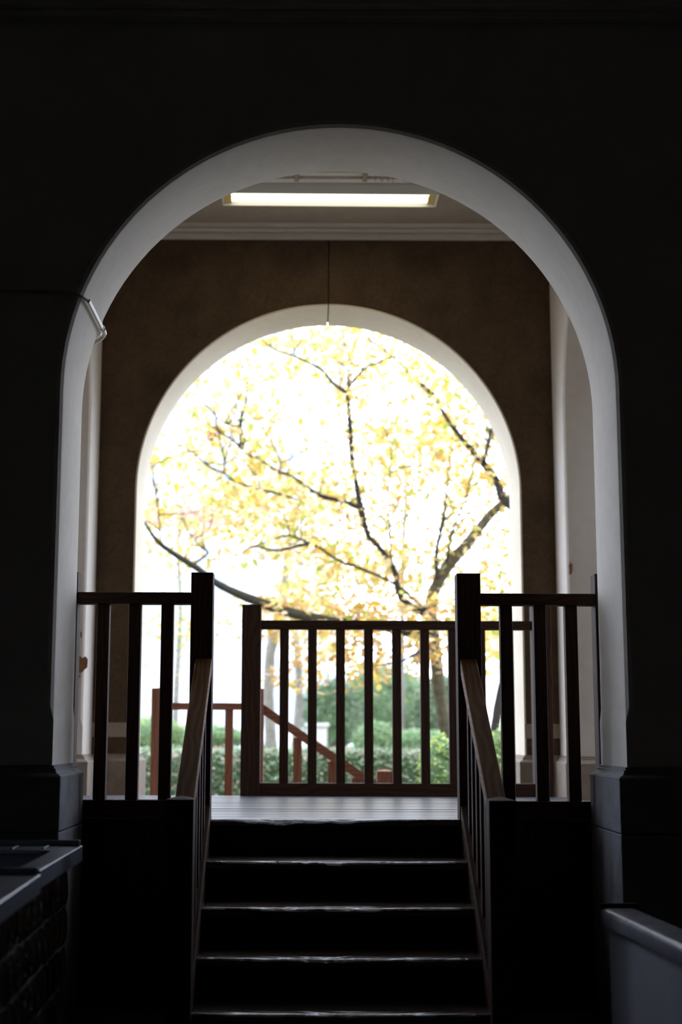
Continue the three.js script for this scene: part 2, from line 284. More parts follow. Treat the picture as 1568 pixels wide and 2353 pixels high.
for (const [x0, x1] of [[-0.53, -0.452], [0.722, 0.80]]) {
  const top = (d) => DECK + 0.058 - (6.8 - d) * R_ / T_, sh = new THREE.Shape([new THREE.Vector2(5.86, FLOOR), new THREE.Vector2(6.8, FLOOR), new THREE.Vector2(6.8, top(6.8)), new THREE.Vector2(5.86, top(5.86))]);
  const g = new THREE.ExtrudeGeometry(sh, { depth: x1 - x0 - 0.006, bevelEnabled: true, bevelSize: 0.003, bevelThickness: 0.003, bevelSegments: 1 }); g.rotateY(Math.PI / 2); g.translate(x0 + 0.003, 0, 0); mesh('stringer', grainUV(g.index ? g.toNonIndexed() : g, 'z'), M.wood, stair);
}
// fascia boards closing the deck front under the railings
const fascia = structure('wall_deck_front', 'dark boards closing the front of the raised deck', 'wall');
for (const [x0, x1] of [[-1.092, -0.532], [0.802, 1.372]]) for (let i = 0; i < 5; i++) { const w = (x1 - x0) / 5; mesh('board', rbox(x0 + i * w + 0.001, x0 + (i + 1) * w - 0.001, FLOOR, DECK - 0.004, 6.815, 6.838, 0.003, 'y'), M.wood, fascia); }
mesh('added_back_board', box(-1.42, 1.675, 0.32, DECK - 0.04, 9.27, 9.298), M.wood, fascia); for (const x of [-1.42, 1.665]) mesh('added_side_board', box(x, x + 0.01, 0.32, DECK - 0.036, 6.86, 9.27), M.wood, fascia);  // unseen boards, added to stop daylight leaking in under the deck
for (const [x0, x1] of [[-1.092, -0.532], [0.802, 1.372]]) mesh('added_backing_board', box(x0, x1, FLOOR, DECK - 0.04, 6.84, 6.86), M.wood, fascia);  // hidden behind the fascia, added so no light shows through its gaps
function capGeo(x0, x1, y, d0, d1, h) { const g = new THREE.ConeGeometry(Math.SQRT1_2, 1, 4); g.rotateY(Math.PI / 4); g.scale(x1 - x0, h, d1 - d0); g.translate((x0 + x1) / 2, y + h / 2, -(d0 + d1) / 2); return grainUV(g, 'x'); }
function post(parent, name, x0, x1, y0, y1, d0, d1, m = M.wood, cap = 0.006) { const p = mesh(name, rbox(x0, x1, y0, y1, d0, d1, 0.003, 'y'), m, parent); mesh('post_cap', capGeo(x0, x1, y1 - 0.001, d0, d1, cap), m, p); return p; }
function deckRailing(label, nx0, nx1, ex0, ex1, rail, bal) {
  const g = thing('deck_railing', label, 'railing');
  post(g, 'newel_post', nx0, nx1, FLOOR, 2.088, 6.8, 6.91); post(g, 'end_post', ex0, ex1, DECK - 0.03, 2.088, 6.8, 6.91);
  mesh('top_rail', rbox(rail[0], rail[1], 1.937, 1.992, 6.805, 6.89, 0.003, 'x'), M.wood, g);
  mesh('bottom_rail', rbox(rail[0], rail[1], DECK - 0.0, 1.013, 6.802, 6.9, 0.003, 'x'), M.wood, g);
  for (const x of bal) mesh('baluster', rbox(x, x + 0.058, 1.013, 1.937, 6.82, 6.878, 0.003, 'y'), M.wood, g);
}
deckRailing('dark wooden railing of the deck beside the steel sinks', -0.560, -0.455, -1.21, -1.104, [-1.104, -0.560], [-1.010, -0.858, -0.703]);
deckRailing('dark wooden railing of the deck above the low stone wall', 0.717, 0.830, 1.380, 1.488, [0.830, 1.380], [0.925, 1.086, 1.237]);
function stairRailing(label, s) {
  const X = (t) => AX - 0.004 + s * t, lo = (a, b) => Math.min(a, b), hi = (a, b) => Math.max(a, b);
  const g = thing('stair_railing', label, 'railing'), xa = X(0.585), xb = X(0.694);
  post(g, 'newel_post', lo(xa, xb), hi(xa, xb), FLOOR, 1.064, 5.74, 5.855, M.wood, 0.014);
  const yTop = (d) => 1.672 - (6.8 - d) * 0.655, th = 0.062;
  const sh = new THREE.Shape([new THREE.Vector2(5.80, yTop(5.80) - th), new THREE.Vector2(6.8, yTop(6.8) - th), new THREE.Vector2(6.8, yTop(6.8)), new THREE.Vector2(5.855, yTop(5.855)), new THREE.Vector2(5.80, 1.05)]);
  const w = 0.078, ge = new THREE.ExtrudeGeometry(sh, { depth: w - 0.008, bevelEnabled: true, bevelSize: 0.004, bevelThickness: 0.004, bevelSegments: 2 }); ge.rotateY(Math.PI / 2); ge.translate(lo(X(0.592), X(0.592 + w)) + 0.004, 0, 0);
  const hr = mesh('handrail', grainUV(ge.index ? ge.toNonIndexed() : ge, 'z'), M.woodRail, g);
  const dp = 6.42, plug = rbox(-0.013, 0.013, -0.004, 0.0012, -0.02, 0.02, 0.001); plug.rotateX(Math.atan(0.655)); plug.translate(X(0.637), yTop(dp), -dp); mesh('wooden_plug', plug, M.wood, hr);
  const sTop = (d) => DECK + 0.052 - (6.8 - d) * R_ / T_;
  for (let i = 0; i < 5; i++) { const d = 6.05 + i * 0.15; const x0 = lo(X(0.605), X(0.655)), bg = rbox(x0, x0 + 0.05, sTop(d - 0.025) - 0.02, yTop(d - 0.025) - th + 0.006, d - 0.025, d + 0.025, 0.003, 'y'); mesh('baluster', bg, M.wood, g); }
}
stairRailing('sloping wooden handrail of the stair beside the steel sinks', -1);
stairRailing('sloping wooden handrail of the stair beside the low stone wall', 1);
// the railing across the deck in front of the garden arch
{
  const g = thing('gate_railing', 'dark wooden railing across the deck before the garden arch', 'railing');
  post(g, 'post', -0.424, -0.300, DECK, 2.150, 9.18, 9.295, M.wood); post(g, 'post', 1.452, 1.572, DECK, 2.150, 9.18, 9.295, M.wood);
  mesh('top_rail', rbox(-0.300, 1.452, 1.992, 2.050, 9.2, 9.27, 0.003, 'x'), M.wood, g);
  mesh('bottom_rail', rbox(-0.300, 1.452, DECK, 1.014, 9.19, 9.28, 0.003, 'x'), M.wood, g);
  for (let i = 0; i < 9; i++) { const x = -0.1785 + i * 0.1815; mesh('baluster', rbox(x, x + 0.058, 1.014, 1.992, 9.205, 9.263, 0.003, 'y'), M.wood, g); }
}
// landing and stair outside, with its reddish railing
{
  const L = 0.56, g = thing('garden_stair', 'reddish wooden landing and steps going down outside the garden arch', 'stair');
  for (let i = 0; i < 11; i++) mesh('plank', rbox(-1.14, -0.2, L - 0.03, L, 9.32 + i * 0.145, 9.46 + i * 0.145, 0.004, 'x'), M.outerWood, g);
  for (let i = 0; i < 3; i++) mesh('tread', rbox(-0.2 + i * 0.24, 0.06 + i * 0.24, L - 0.15 * (i + 1) - 0.03, L - 0.15 * (i + 1), 9.85, 10.85, 0.004), M.outerWood, g);
  for (const d of [9.84, 10.87]) { const sh = new THREE.Shape([[-1.14, -0.05], [0.6, -0.05], [0.6, 0.1], [-0.2, L - 0.04], [-1.14, L - 0.04]].map((p) => new THREE.Vector2(...p))); const ge = new THREE.ExtrudeGeometry(sh, { depth: 0.04, bevelEnabled: false }); ge.translate(0, 0, -d - 0.02); mesh('stringer', metreUV(ge), M.outerWood, g); }
  const r = thing('garden_stair_railing', 'reddish brown railing sloping down outside the garden arch', 'railing'), d0 = 10.76, d1 = 10.87, m = M.outerWood;
  post(r, 'post', -1.17, -1.05, L, 1.660, d0, d1, m); post(r, 'post', -0.442, -0.328, L, 1.660, d0, d1, m); post(r, 'post', 0.521, 0.641, -0.05, 1.052, d0, d1, m, 0.014);
  mesh('top_rail', rbox(-1.05, -0.442, 1.500, 1.552, d0 + 0.02, d1 - 0.02, 0.003, 'x'), m, r);
  for (const x of [-0.905, -0.617]) mesh('baluster', rbox(x, x + 0.06, L, 1.500, d0 + 0.025, d1 - 0.025, 0.003, 'y'), m, r);
  const yT = (x) => 1.542 - (x + 0.328) * 0.672, sh = new THREE.Shape([[-0.328, yT(-0.328)], [0.521, yT(0.521)], [0.521, yT(0.521) - 0.078], [-0.328, yT(-0.328) - 0.078]].map((p) => new THREE.Vector2(...p)));
  const ge = new THREE.ExtrudeGeometry(sh, { depth: 0.07, bevelEnabled: false }); ge.translate(0, 0, -d1 + 0.02); mesh('handrail', grainUV(ge.index ? ge.toNonIndexed() : ge, 'x'), m, r);
  for (const x of [-0.105, 0.155, 0.335]) mesh('baluster', rbox(x, x + 0.065, L - 0.15 * Math.max(0, (x + 0.44) / 0.24), yT(x + 0.0325) - 0.075, d0 + 0.025, d1 - 0.025, 0.003, 'y'), m, r);
}

// ---------------------------------------------------------------- ceiling lamp
{
  const g = thing('ceiling_lamp', 'long fluorescent trough lamp with white rim and cream ends on the porch ceiling', 'lamp', { at: new THREE.Vector3(0.138, PCEIL, -9.0) });
  g.rotation.y = 0.012;
  const b = (name, x0, x1, y0, y1, z0, z1, m, rr = 0.002) => { const q = new RoundedBoxGeometry(x1 - x0, y1 - y0, z1 - z0, 1, rr); q.translate((x0 + x1) / 2, (y0 + y1) / 2, (z0 + z1) / 2); return mesh(name, metreUV(q), m, g); };
  const L = 0.715, D = 0.115, y0 = -0.085;
  b('housing', -L, L, -0.02, 0, -D, D, M.lampWhite);
  for (const s of [-1, 1]) {
    b('side_panel', -L, L, y0, -0.02, s > 0 ? D - 0.006 : -D, s > 0 ? D : -D + 0.006, M.lampWhite);
    b('end_panel', s > 0 ? L - 0.008 : -L, s > 0 ? L : -L + 0.008, y0, -0.02, -D + 0.006, D - 0.006, M.lampWhite);
    b('socket_block', s > 0 ? L - 0.06 : -L + 0.008, s > 0 ? L - 0.008 : -L + 0.06, y0 + 0.018, -0.02, -D + 0.008, D - 0.008, M.lampCream);
  }
  for (const z of [-0.055, 0.055]) { const t = new THREE.CylinderGeometry(0.019, 0.019, 2 * L - 0.125, 20); t.rotateZ(Math.PI / 2); t.translate(0, y0 + 0.03, z); mesh('fluorescent_tube', t, M.tube, g); }
  const light = new THREE.RectAreaLight(0xffeed0, 5, 2 * L - 0.13, 0.2); light.position.set(0, y0 - 0.004, 0); light.rotation.x = -Math.PI / 2; g.add(light);
}
// ---------------------------------------------------------------- cable duct on the arch
function tubeGeo(pts, r, seg = 6, n = 40) { return new THREE.TubeGeometry(new THREE.CatmullRomCurve3(pts, false, 'catmullrom', 0.2), n, r, seg); }
{
  const g = thing('cable_duct', 'thin cable and white plastic duct running through the hall arch', 'cable');
  mesh('cable', tubeGeo([V(-3.5, 3.29, 6.188), V(-2.2, 3.285, 6.188), V(-1.25, 3.292, 6.188), V(-1.09, 3.287, 6.186), V(-1.03, 3.272, 6.19), V(-1.004, 3.262, 6.235)], 0.006, 6, 60), M.cable, g);
  const p0 = V(-1.000, 3.262, 6.235), p1 = V(-1.000, 3.262, 6.69), q = new RoundedBoxGeometry(0.012, 0.018, 0.455, 1, 0.003); q.rotateZ(-0.36); q.translate((p0.x + p1.x) / 2, p0.y, -(6.235 + 6.69) / 2); mesh('duct', q, M.conduit, g);
  for (const d of [6.665, 6.69]) { const k = new RoundedBoxGeometry(0.018, 0.024, 0.01, 1, 0.003); k.rotateZ(-0.36); k.translate(p0.x, p0.y, -d); mesh('duct_clip', k, M.conduit, g); }
  mesh('duct_elbow', tubeGeo([V(-1.0, 3.262, 6.69), V(-1.002, 3.258, 6.75), V(-1.012, 3.25, 6.772), V(-1.03, 3.235, 6.776), V(-1.06, 3.215, 6.768)], 0.013, 10), M.conduit, g);
}
// ---------------------------------------------------------------- steel sinks on a tiled stand
function sink(label, x, d, turn) {
  const g = thing('steel_sink', label, 'sink', { at: V(x, 0.879, d), turn, group: undefined });
  // local: x = 0 front edge, -x towards the wall; z = 0 far end, +z towards the hall
  const Wd = 0.56, L = 1.04, sh = new THREE.Shape([[0, 0], [-Wd, 0], [-Wd, L], [0, L]].map((p) => new THREE.Vector2(...p)));
  const rr = (x0, x1, y0, y1, r) => { const p = new THREE.Path(); p.moveTo(x0 + r, y0); p.lineTo(x1 - r, y0); p.absarc(x1 - r, y0 + r, r, -Math.PI / 2, 0); p.lineTo(x1, y1 - r); p.absarc(x1 - r, y1 - r, r, 0, Math.PI / 2); p.lineTo(x0 + r, y1); p.absarc(x0 + r, y1 - r, r, Math.PI / 2, Math.PI); p.lineTo(x0, y0 + r); p.absarc(x0 + r, y0 + r, r, Math.PI, 1.5 * Math.PI); return p; };
  const hole = rr(-Wd + 0.07, -0.075, 0.22, L - 0.08, 0.07); sh.holes.push(hole);
  const top = new THREE.ExtrudeGeometry(sh, { depth: 0.008, bevelEnabled: true, bevelSize: 0.003, bevelThickness: 0.003, bevelSegments: 2, curveSegments: 8 }); top.rotateX(Math.PI / 2); top.translate(0, -0.003, 0); mesh('sink_top', metreUV(top), M.steel, g);
  const ring = hole.getPoints(8), rows = [[0, 1], [-0.02, 0.99], [-0.15, 0.95], [-0.17, 0.9], [-0.175, 0.0]].map(([h, k]) => ring.map((p) => { const cx = -Wd / 2, cy = L / 2 + 0.07; return new THREE.Vector3(cx + (p.x - cx) * k, -0.006 + h, cy + (p.y - cy) * k); }));
  const bz = bandGeo(rows); mesh('basin', metreUV(bz), M.steel, g);
  const ap = new RoundedBoxGeometry(0.012, 0.062, L, 2, 0.005); ap.translate(0.004, -0.03, L / 2); mesh('front_lip', ap, M.steel, g);
  const up = new RoundedBoxGeometry(Wd, 0.03, 0.012, 2, 0.004); up.translate(-Wd / 2, 0.008, 0.012); mesh('end_upstand', up, M.steel, g);
  for (let i = 0; i < 3; i++) { const q = new RoundedBoxGeometry(0.012, 0.006, 0.13, 2, 0.003); q.translate(-0.12 - i * 0.12, 0.003, 0.12); mesh('drain_ridge', q, M.steel, g); }
  return g;
}
sink('stainless steel sink butting against the arch plinth', -0.902, 5.8, 0.022);
sink('stainless steel sink set lower than the one by the plinth', -0.872, 4.74, 0.042).position.y = 0.868;
{
  const g = thing('sink_stand', 'dark glazed tile stand under the steel sinks', 'stand', { at: V(-0.935, FLOOR, 5.77), turn: 0.033 });
  const Hh = 0.735, L = 2.1; const core = new THREE.BoxGeometry(0.045, Hh, L); core.translate(-0.0345, Hh / 2, L / 2); mesh('front_panel', metreUV(core), M.grout, g); const endp = new THREE.BoxGeometry(0.45, Hh, 0.04); endp.translate(-0.282, Hh / 2, 0.02); mesh('end_panel', metreUV(endp), M.grout, g);
  const r = rng(77), S = 0.147;
  const variants = [0, 1, 2].map((k) => {                 // glazed tiles, pillowed, with uneven hand-cut edges
    const n = 7, q = rng(90 + k), rows = []; for (let i = 0; i < n; i++) { const row = []; for (let j = 0; j < n; j++) { const u = i / (n - 1) * 2 - 1, v = j / (n - 1) * 2 - 1, e = Math.max(Math.abs(u), Math.abs(v)), jag = e > 0.99 ? (q() - 0.5) * 0.006 : 0; row.push(new THREE.Vector3((1 - Math.pow(Math.abs(u), 6)) * (1 - Math.pow(Math.abs(v), 6)) * 0.011 + (q() - 0.5) * 0.0016, v * (S / 2 - 0.003) + jag, u * (S / 2 - 0.003) + jag)); } rows.push(row); } return bandGeo(rows);
  });
  for (let j = 0; j < 5; j++) for (let i = 0; i < 14; i++) { const t = mesh('tile', variants[Math.floor(r() * 3)], r() < 0.5 ? M.tile : M.tile2, g); t.position.set(-0.0115, S * (j + 0.5), S * (i + 0.5) + 0.01); t.rotation.set(0, (r() - 0.5) * 0.09, (r() - 0.5) * 0.09); }
}
// ---------------------------------------------------------------- low stone wall with a glossy coping
{
  const g = thing('low_wall', 'low dark stone wall with a glossy worn coping beside the stair', 'wall', { at: V(1.105, FLOOR, 5.5), turn: 0.058 });
  g.userData.kind = 'thing';
  const top = 0.679 - FLOOR, L = 2.3, r = rng(61), rows = [];
  for (let i = 0; i <= 150; i++) { const z = L * i / 150, w = () => (r() - 0.5) * 0.0035; rows.push([[0.012, -0.07], [0.0 + w(), -0.055], [-0.002 + w(), -0.018], [0.004 + w(), -0.006 + w()], [0.013 + w(), -0.001 + w() * 0.4], [0.03, 0.0], [0.12, 0], [0.132, -0.006], [0.135, -0.07]].map(([x, y]) => new THREE.Vector3(x, top + y, z))); }
  const cap = (p) => { const c = new THREE.ShapeGeometry(new THREE.Shape(p.map((q) => new THREE.Vector2(q.x, q.y)))).toNonIndexed(); c.translate(0, 0, p[0].z); c.deleteAttribute('uv'); return c; };
  const cg = bandGeo(rows).toNonIndexed(); mesh('coping', metreUV(mergeGeometries([cg, cap(rows[0]), cap(rows[150])])), M.coping, g);
  const q = new THREE.BoxGeometry(0.09, top - 0.065, L); q.translate(0.075, (top - 0.065) / 2, L / 2); mesh('wall_body', metreUV(q), M.benchBody, g);
  const e = new RoundedBoxGeometry(0.15, 0.022, 0.02, 2, 0.005); e.translate(0.075, top + 0.006, -0.012); mesh('end_strip', e, M.grout, g);
}

// ---------------------------------------------------------------- garden
const GROUND = -0.05;
shell('ground', 'grey gravel garden ground beyond the arch', 'ground', box(-60, 60, GROUND - 0.3, GROUND, 6.86, 120), M.gravel);
function limb(pts, seg = 8, sub = 4, seed = 1) {       // tapered branch through [px, py, depth, radius]
  const r = rng(seed), c = new THREE.CatmullRomCurve3(pts.map((p) => p.v), false, 'centripetal'), n = (pts.length - 1) * sub, rows = []; let up = new THREE.Vector3(0.3, 0.2, 1).normalize();
  for (let i = 0; i <= n; i++) {
    const t = i / n, f = t * (pts.length - 1), k = Math.min(pts.length - 2, Math.floor(f)), rad = pts[k].r + (pts[k + 1].r - pts[k].r) * (f - k), q = c.getPoint(t), tan = c.getTangent(t), s = tan.clone().cross(up).normalize(); up = s.clone().cross(tan).normalize();
    const row = []; for (let j = 0; j <= seg; j++) { const a = j % seg / seg * 6.2832, kk = rad * (1 + (r() - 0.5) * (j === seg ? 0 : 0.16)); row.push(j === seg ? row[0].clone() : q.clone().addScaledVector(s, Math.cos(a) * kk).addScaledVector(up, Math.sin(a) * kk)); } rows.push(row);
  }
  const g = bandGeo(rows), uv = []; rows.forEach((row, i) => row.forEach((_, j) => uv.push(j / seg * 0.4, i * 0.12))); g.setAttribute('uv', new THREE.Float32BufferAttribute(uv, 2)); return g;
}
const path = (list, depth, drift = 0) => list.map(([x, y, w, dd], i) => { const d = dd ?? depth + drift * i / list.length; return { v: at(x, y, d), r: w / 2 / FOCAL * d }; });
function leafGeo(w, l) {
  const pos = [], idx = [], rows = 4; for (let i = 0; i <= rows; i++) { const t = i / rows, k = Math.sin(Math.PI * Math.pow(t, 0.8)) * w / 2 + 0.0015; pos.push(-k, t * l, 0.1 * k - 0.18 * l * t * t, 0, t * l, -0.25 * k - 0.18 * l * t * t, k, t * l, 0.1 * k - 0.18 * l * t * t); }
  for (let i = 0; i < rows; i++) for (let j = 0; j < 2; j++) { const a = i * 3 + j; idx.push(a, a + 1, a + 4, a, a + 4, a + 3); }
  const g = new THREE.BufferGeometry(); g.setAttribute('position', new THREE.Float32BufferAttribute(pos, 3)); g.setIndex(idx); g.computeVertexNormals(); return g;
}
const LEAF = leafGeo(0.058, 0.095), SMALL = leafGeo(0.03, 0.045), BIG = leafGeo(0.09, 0.14);
const lin = (h) => new THREE.Color(h);
function foliage(parent, name, geo, spots, cols, seed, { size = [0.75, 1.3], part = 0, droop = 0.4 } = {}) {
  const r = rng(seed), e = new THREE.Euler(), q = new THREE.Quaternion(), mt = new THREE.Matrix4(), sc = new THREE.Vector3();
  const make = () => { e.set(Math.PI * 0.5 + droop + gauss(r) * 0.9, r() * 6.283, gauss(r) * 0.7, 'YXZ'); q.setFromEuler(e); const s = size[0] + (size[1] - size[0]) * r(); return sc.set(s, s, s); };
  const col = () => { const c = lin(cols[Math.floor(r() * cols.length)]); const k = 0.85 + r() * 0.3; return c.multiplyScalar(k); };
  const single = spots.slice(0, part), rest = spots.slice(part);
  if (single.length) { const mats = cols.map((c) => { const m = leafMat.clone(); m.color = lin(c); return m; }); for (const p of single) { make(); const m = mesh('leaf', geo, mats[Math.floor(r() * mats.length)], parent); m.position.copy(p); m.quaternion.copy(q); m.scale.copy(sc); } }
  const im = new THREE.InstancedMesh(geo, leafMat, rest.length); im.name = name; im.castShadow = im.receiveShadow = true; im.userData.kind = 'stuff';
  rest.forEach((p, i) => { make(); mt.compose(p, q, sc); im.setMatrixAt(i, mt); im.setColorAt(i, col()); });
  parent.add(im); return im;
}
const YELLOW = [0xdec268, 0xdfbc52, 0xe0ce90, 0xc6c65c, 0xb2c05c, 0xdfb47a, 0xe0cea4, 0xd9c674, 0xdcc878], ORANGE = [0xdcb04c, 0xdebb5a, 0xd29e60, 0xdabe76, 0xd6b88c, 0xcebb58], GREEN = [0x8fa95f, 0xa0b66c, 0x7f9a55, 0xb0be74, 0xc0a864], PINK = [0xd08f7c, 0xc88068, 0xd0a088, 0xcfac6c, 0xbe9c78];
{
  const tree = thing('cherry_tree', 'yellow leaved cherry tree with dark mossy limbs filling the garden arch', 'tree');
  const D = 17, trunk = path([[1062, 1880, 40], [1048, 1790, 36], [1030, 1710, 31], [1012, 1606, 30], [1001, 1503, 31], [992, 1420, 29], [992, 1377, 27], [1027, 1303, 29], [1071, 1254, 25], [1133, 1177, 21], [1200, 1120, 17], [1290, 1040, 13]], D, -1.5);
  mesh('trunk', limb(trunk, 12, 5, 1), M.trunkBark, tree);
  const B = [
    [[[996, 1470, 26], [900, 1442, 26], [780, 1432, 26], [680, 1411, 25], [600, 1385, 23], [544, 1363, 20], [500, 1341, 17], [455, 1307, 14], [393, 1268, 12], [359, 1240, 9], [332, 1200, 5], [300, 1150, 3]], -2, M.mossBark],
    [[[990, 1420, 18], [922, 1372, 15], [904, 1303, 13], [863, 1248, 12], [848, 1233, 13], [828, 1163, 14], [819, 1110, 12], [810, 1063, 12], [805, 980, 11], [800, 904, 12], [803, 869, 5], [802, 820, 4], [793, 784, 3], [780, 720, 2]], 0.8, M.bark],
    [[[800, 906, 9], [763, 878, 8], [740, 850, 7], [671, 816, 5], [637, 806, 4], [600, 780, 3]], -1, M.bark],
    [[[801, 890, 8], [837, 848, 6], [875, 831, 5], [922, 816, 4], [970, 800, 3]], 0.9, M.bark],
    [[[1180, 1168, 22], [1153, 1140, 20], [1145, 1110, 19], [1107, 1060, 18], [1063, 1010, 13], [1020, 950, 9], [998, 910, 14], [970, 885, 13], [945, 860, 10], [915, 832, 6], [881, 802, 8], [854, 784, 7], [820, 750, 5]], 2, M.bark],
    [[[1112, 1062, 12], [1120, 1030, 10], [1127, 998, 9], [1140, 960, 6]], 1, M.bark],
    [[[1005, 1330, 12], [1004, 1265, 9], [1013, 1224, 9], [1022, 1177, 8], [1028, 1110, 4], [1036, 1030, 3]], 0.5, M.bark],
    [[[1027, 1290, 8], [1040, 1220, 6], [1066, 1160, 4], [1085, 1090, 3], [1100, 1020, 2]], -1, M.bark],
    [[[978, 1400, 8], [904, 1340, 6], [828, 1306, 7], [775, 1286, 6], [735, 1259, 6], [713, 1251, 10], [685, 1254, 8], [637, 1265, 6], [581, 1256, 4], [553, 1272, 3], [520, 1290, 2]], -1.5, M.bark],
    [[[715, 1250, 6], [668, 1231, 5], [626, 1240, 4], [581, 1256, 3]], -1, M.bark],
    [[[838, 1170, 12], [784, 1151, 11], [735, 1138, 10], [671, 1094, 6], [634, 1080, 6], [600, 1057, 7], [561, 1037, 10], [553, 1006, 9], [556, 956, 9], [568, 908, 5], [558, 844, 5], [539, 806, 4], [520, 760, 2]], 1.5, M.bark],
    [[[563, 1038, 6], [533, 1009, 5], [516, 1001, 4], [490, 980, 2]], -1, M.bark],
    [[[553, 980, 5], [525, 976, 4], [502, 962, 3], [470, 930, 2]], -1, M.bark],
    [[[690, 1150, 5], [640, 1135, 6], [570, 1117, 6], [539, 1105, 6], [514, 1087, 5], [480, 1071, 5], [443, 1040, 4], [410, 1020, 2]], 1, M.bark],
    [[[515, 1087, 4], [516, 1060, 4], [505, 1010, 3], [500, 975, 3], [494, 940, 2]], 0.5, M.bark],
    [[[440, 1300, 6], [478, 1270, 6], [460, 1255, 5], [430, 1215, 4], [420, 1190, 3]], 0.5, M.bark],
    [[[900, 1300, 5], [895, 1200, 4], [893, 1120, 3], [900, 1040, 3], [905, 980, 2]], 0.5, M.bark],
    [[[372, 1250, 3], [362, 1160, 4], [352, 1090, 4], [345, 1050, 3]], 0.5, M.bark],
    [[[640, 1090, 4], [645, 1060, 4], [625, 1020, 3], [605, 990, 2]], 0.5, M.bark],
    [[[1000, 1440, 14], [985, 1480, 12], [960, 1500, 8], [920, 1520, 5], [860, 1530, 3]], -2, M.bark],
  ];
  B.forEach(([list, drift, m], i) => mesh('branch', limb(path(list, D - 1.3, drift), i < 2 ? 10 : 7, 4, 10 + i), m, tree));
  const r = rng(501), spots = [];
  const add = (px, py, n, spread, d, ds = 0.7) => { const c = at(px, py, d); for (let i = 0; i < n; i++) spots.push(new THREE.Vector3(c.x + gauss(r) * spread, c.y + gauss(r) * spread * 0.8, c.z + gauss(r) * ds)); };
  // sprays of leaves along the limbs
  for (const [list] of B) for (let i = 0; i < list.length - 1; i++) { const [x0, y0] = list[i], [x1, y1] = list[i + 1], k = Math.ceil(Math.hypot(x1 - x0, y1 - y0) / 26); for (let j = 0; j < k; j++) if (list[i][2] < 15) { const t = (j + r()) / k; add(x0 + (x1 - x0) * t + gauss(r) * 26, y0 + (y1 - y0) * t + gauss(r) * 26, 5 + Math.floor(r() * 8), 0.19, D + gauss(r) * 1.1, 0.3); } }
  // sprays between them: fuller over the trunk, thinner towards the open sky
  for (let i = 0; i < 1250; i++) {
    const px = 300 + r() * 960, py = 700 + r() * 760, right = (px - 300) / 900, low = (py - 700) / 700;
    const gap = Math.exp(-(((px - 560) / 95) ** 2) - (((py - 1330) / 55) ** 2)) + Math.exp(-(((px - 400) / 80) ** 2) - (((py - 1330) / 60) ** 2)) + Math.exp(-(((px - 470) / 140) ** 2) - (((py - 800) / 90) ** 2)) * 0.7 + Math.exp(-(((px - 985) / 38) ** 2) - (((py - 1190) / 50) ** 2));
    if (r() > 0.5 + 0.4 * right - gap + 0.1 * low) continue;
    add(px, py, 7 + Math.floor(r() * 10), 0.17 + r() * 0.1, D + gauss(r) * 1.6 - 0.3, 0.3);
  }
  // fine twigs leaving the limbs
  for (let i = 0; i < 70; i++) {
    const [list] = B[Math.floor(r() * B.length)], k = Math.floor(r() * (list.length - 1)), t = r(), x = list[k][0] + (list[k + 1][0] - list[k][0]) * t, y = list[k][1] + (list[k + 1][1] - list[k][1]) * t, a = -Math.PI / 2 + gauss(r) * 1.3, L = 50 + r() * 90, bend = gauss(r) * 0.6;
    const q = []; let px = x, py = y; for (let j = 0; j < 4; j++) { q.push([px, py, 3.6 - j * 0.7]); px += Math.cos(a + bend * j) * L / 3; py += Math.sin(a + bend * j) * L / 3; }
    mesh('twig', limb(path(q, D - 1.2 + gauss(r) * 0.5, gauss(r) * 1.2), 5, 3, 300 + i), M.bark, tree);
  }
  foliage(tree, 'foliage', LEAF, spots, YELLOW, 601, { part: 200 });
  const low = []; const addLow = (px, py, n, s, d) => { const c = at(px, py, d); for (let i = 0; i < n; i++) low.push(new THREE.Vector3(c.x + gauss(r) * s, c.y + gauss(r) * s * 0.7, c.z + gauss(r) * 0.3)); };
  for (let i = 0; i < 120; i++) { const px = 600 + r() * 440, py = 1385 + Math.pow(r(), 1.3) * (px > 900 ? 150 : 190); addLow(px, py, 7 + Math.floor(r() * 6), 0.14, 15.6 + gauss(r) * 0.8); }
  foliage(tree, 'low_foliage', LEAF, low, ORANGE, 602, { size: [0.8, 1.35] });
  const red = []; for (let i = 0; i < 12; i++) { const c = at(484, 992, 16.6); red.push(c.add(new THREE.Vector3(gauss(r) * 0.09, gauss(r) * 0.04, gauss(r) * 0.06))); }
  foliage(tree, 'withered_leaves', LEAF, red, [0x8a3a20, 0x6e2a18, 0xa04a28], 603);
}
// trees behind
function plainTree(label, name, trunkList, d, bark, crowns, cols, seed, geo = BIG, count = 26) {
  const t = thing(name, label, 'tree'), tp = path(trunkList, d); tp.unshift({ v: new THREE.Vector3(tp[0].v.x, GROUND - 0.02, tp[0].v.z), r: tp[0].r * 1.15 }); mesh('trunk', limb(tp, 9, 4, seed), bark, t);
  const r = rng(seed), spots = []; for (const [px, py, rx, ry, n] of crowns) for (let i = 0; i < n; i++) { const a = r() * 6.283, k = Math.sqrt(r()), c = at(px + Math.cos(a) * k * rx + gauss(r) * 10, py + Math.sin(a) * k * ry + gauss(r) * 10, d + gauss(r) * 1.4); for (let j = 0; j < count; j++) spots.push(new THREE.Vector3(c.x + gauss(r) * 0.3, c.y + gauss(r) * 0.26, c.z + gauss(r) * 0.3)); }
  foliage(t, 'foliage', geo, spots, cols, seed + 1); return t;
}
plainTree('grey trunked tree behind the sloping garden handrail', 'garden_tree', [[622, 1735, 34], [622, 1690, 28], [618, 1600, 25], [622, 1500, 26], [640, 1420, 24], [655, 1340, 20], [665, 1250, 14], [690, 1150, 9]], 23, M.greyBark, [[660, 1180, 120, 100, 20], [560, 1130, 90, 60, 12], [720, 1380, 80, 90, 14]], YELLOW, 701);
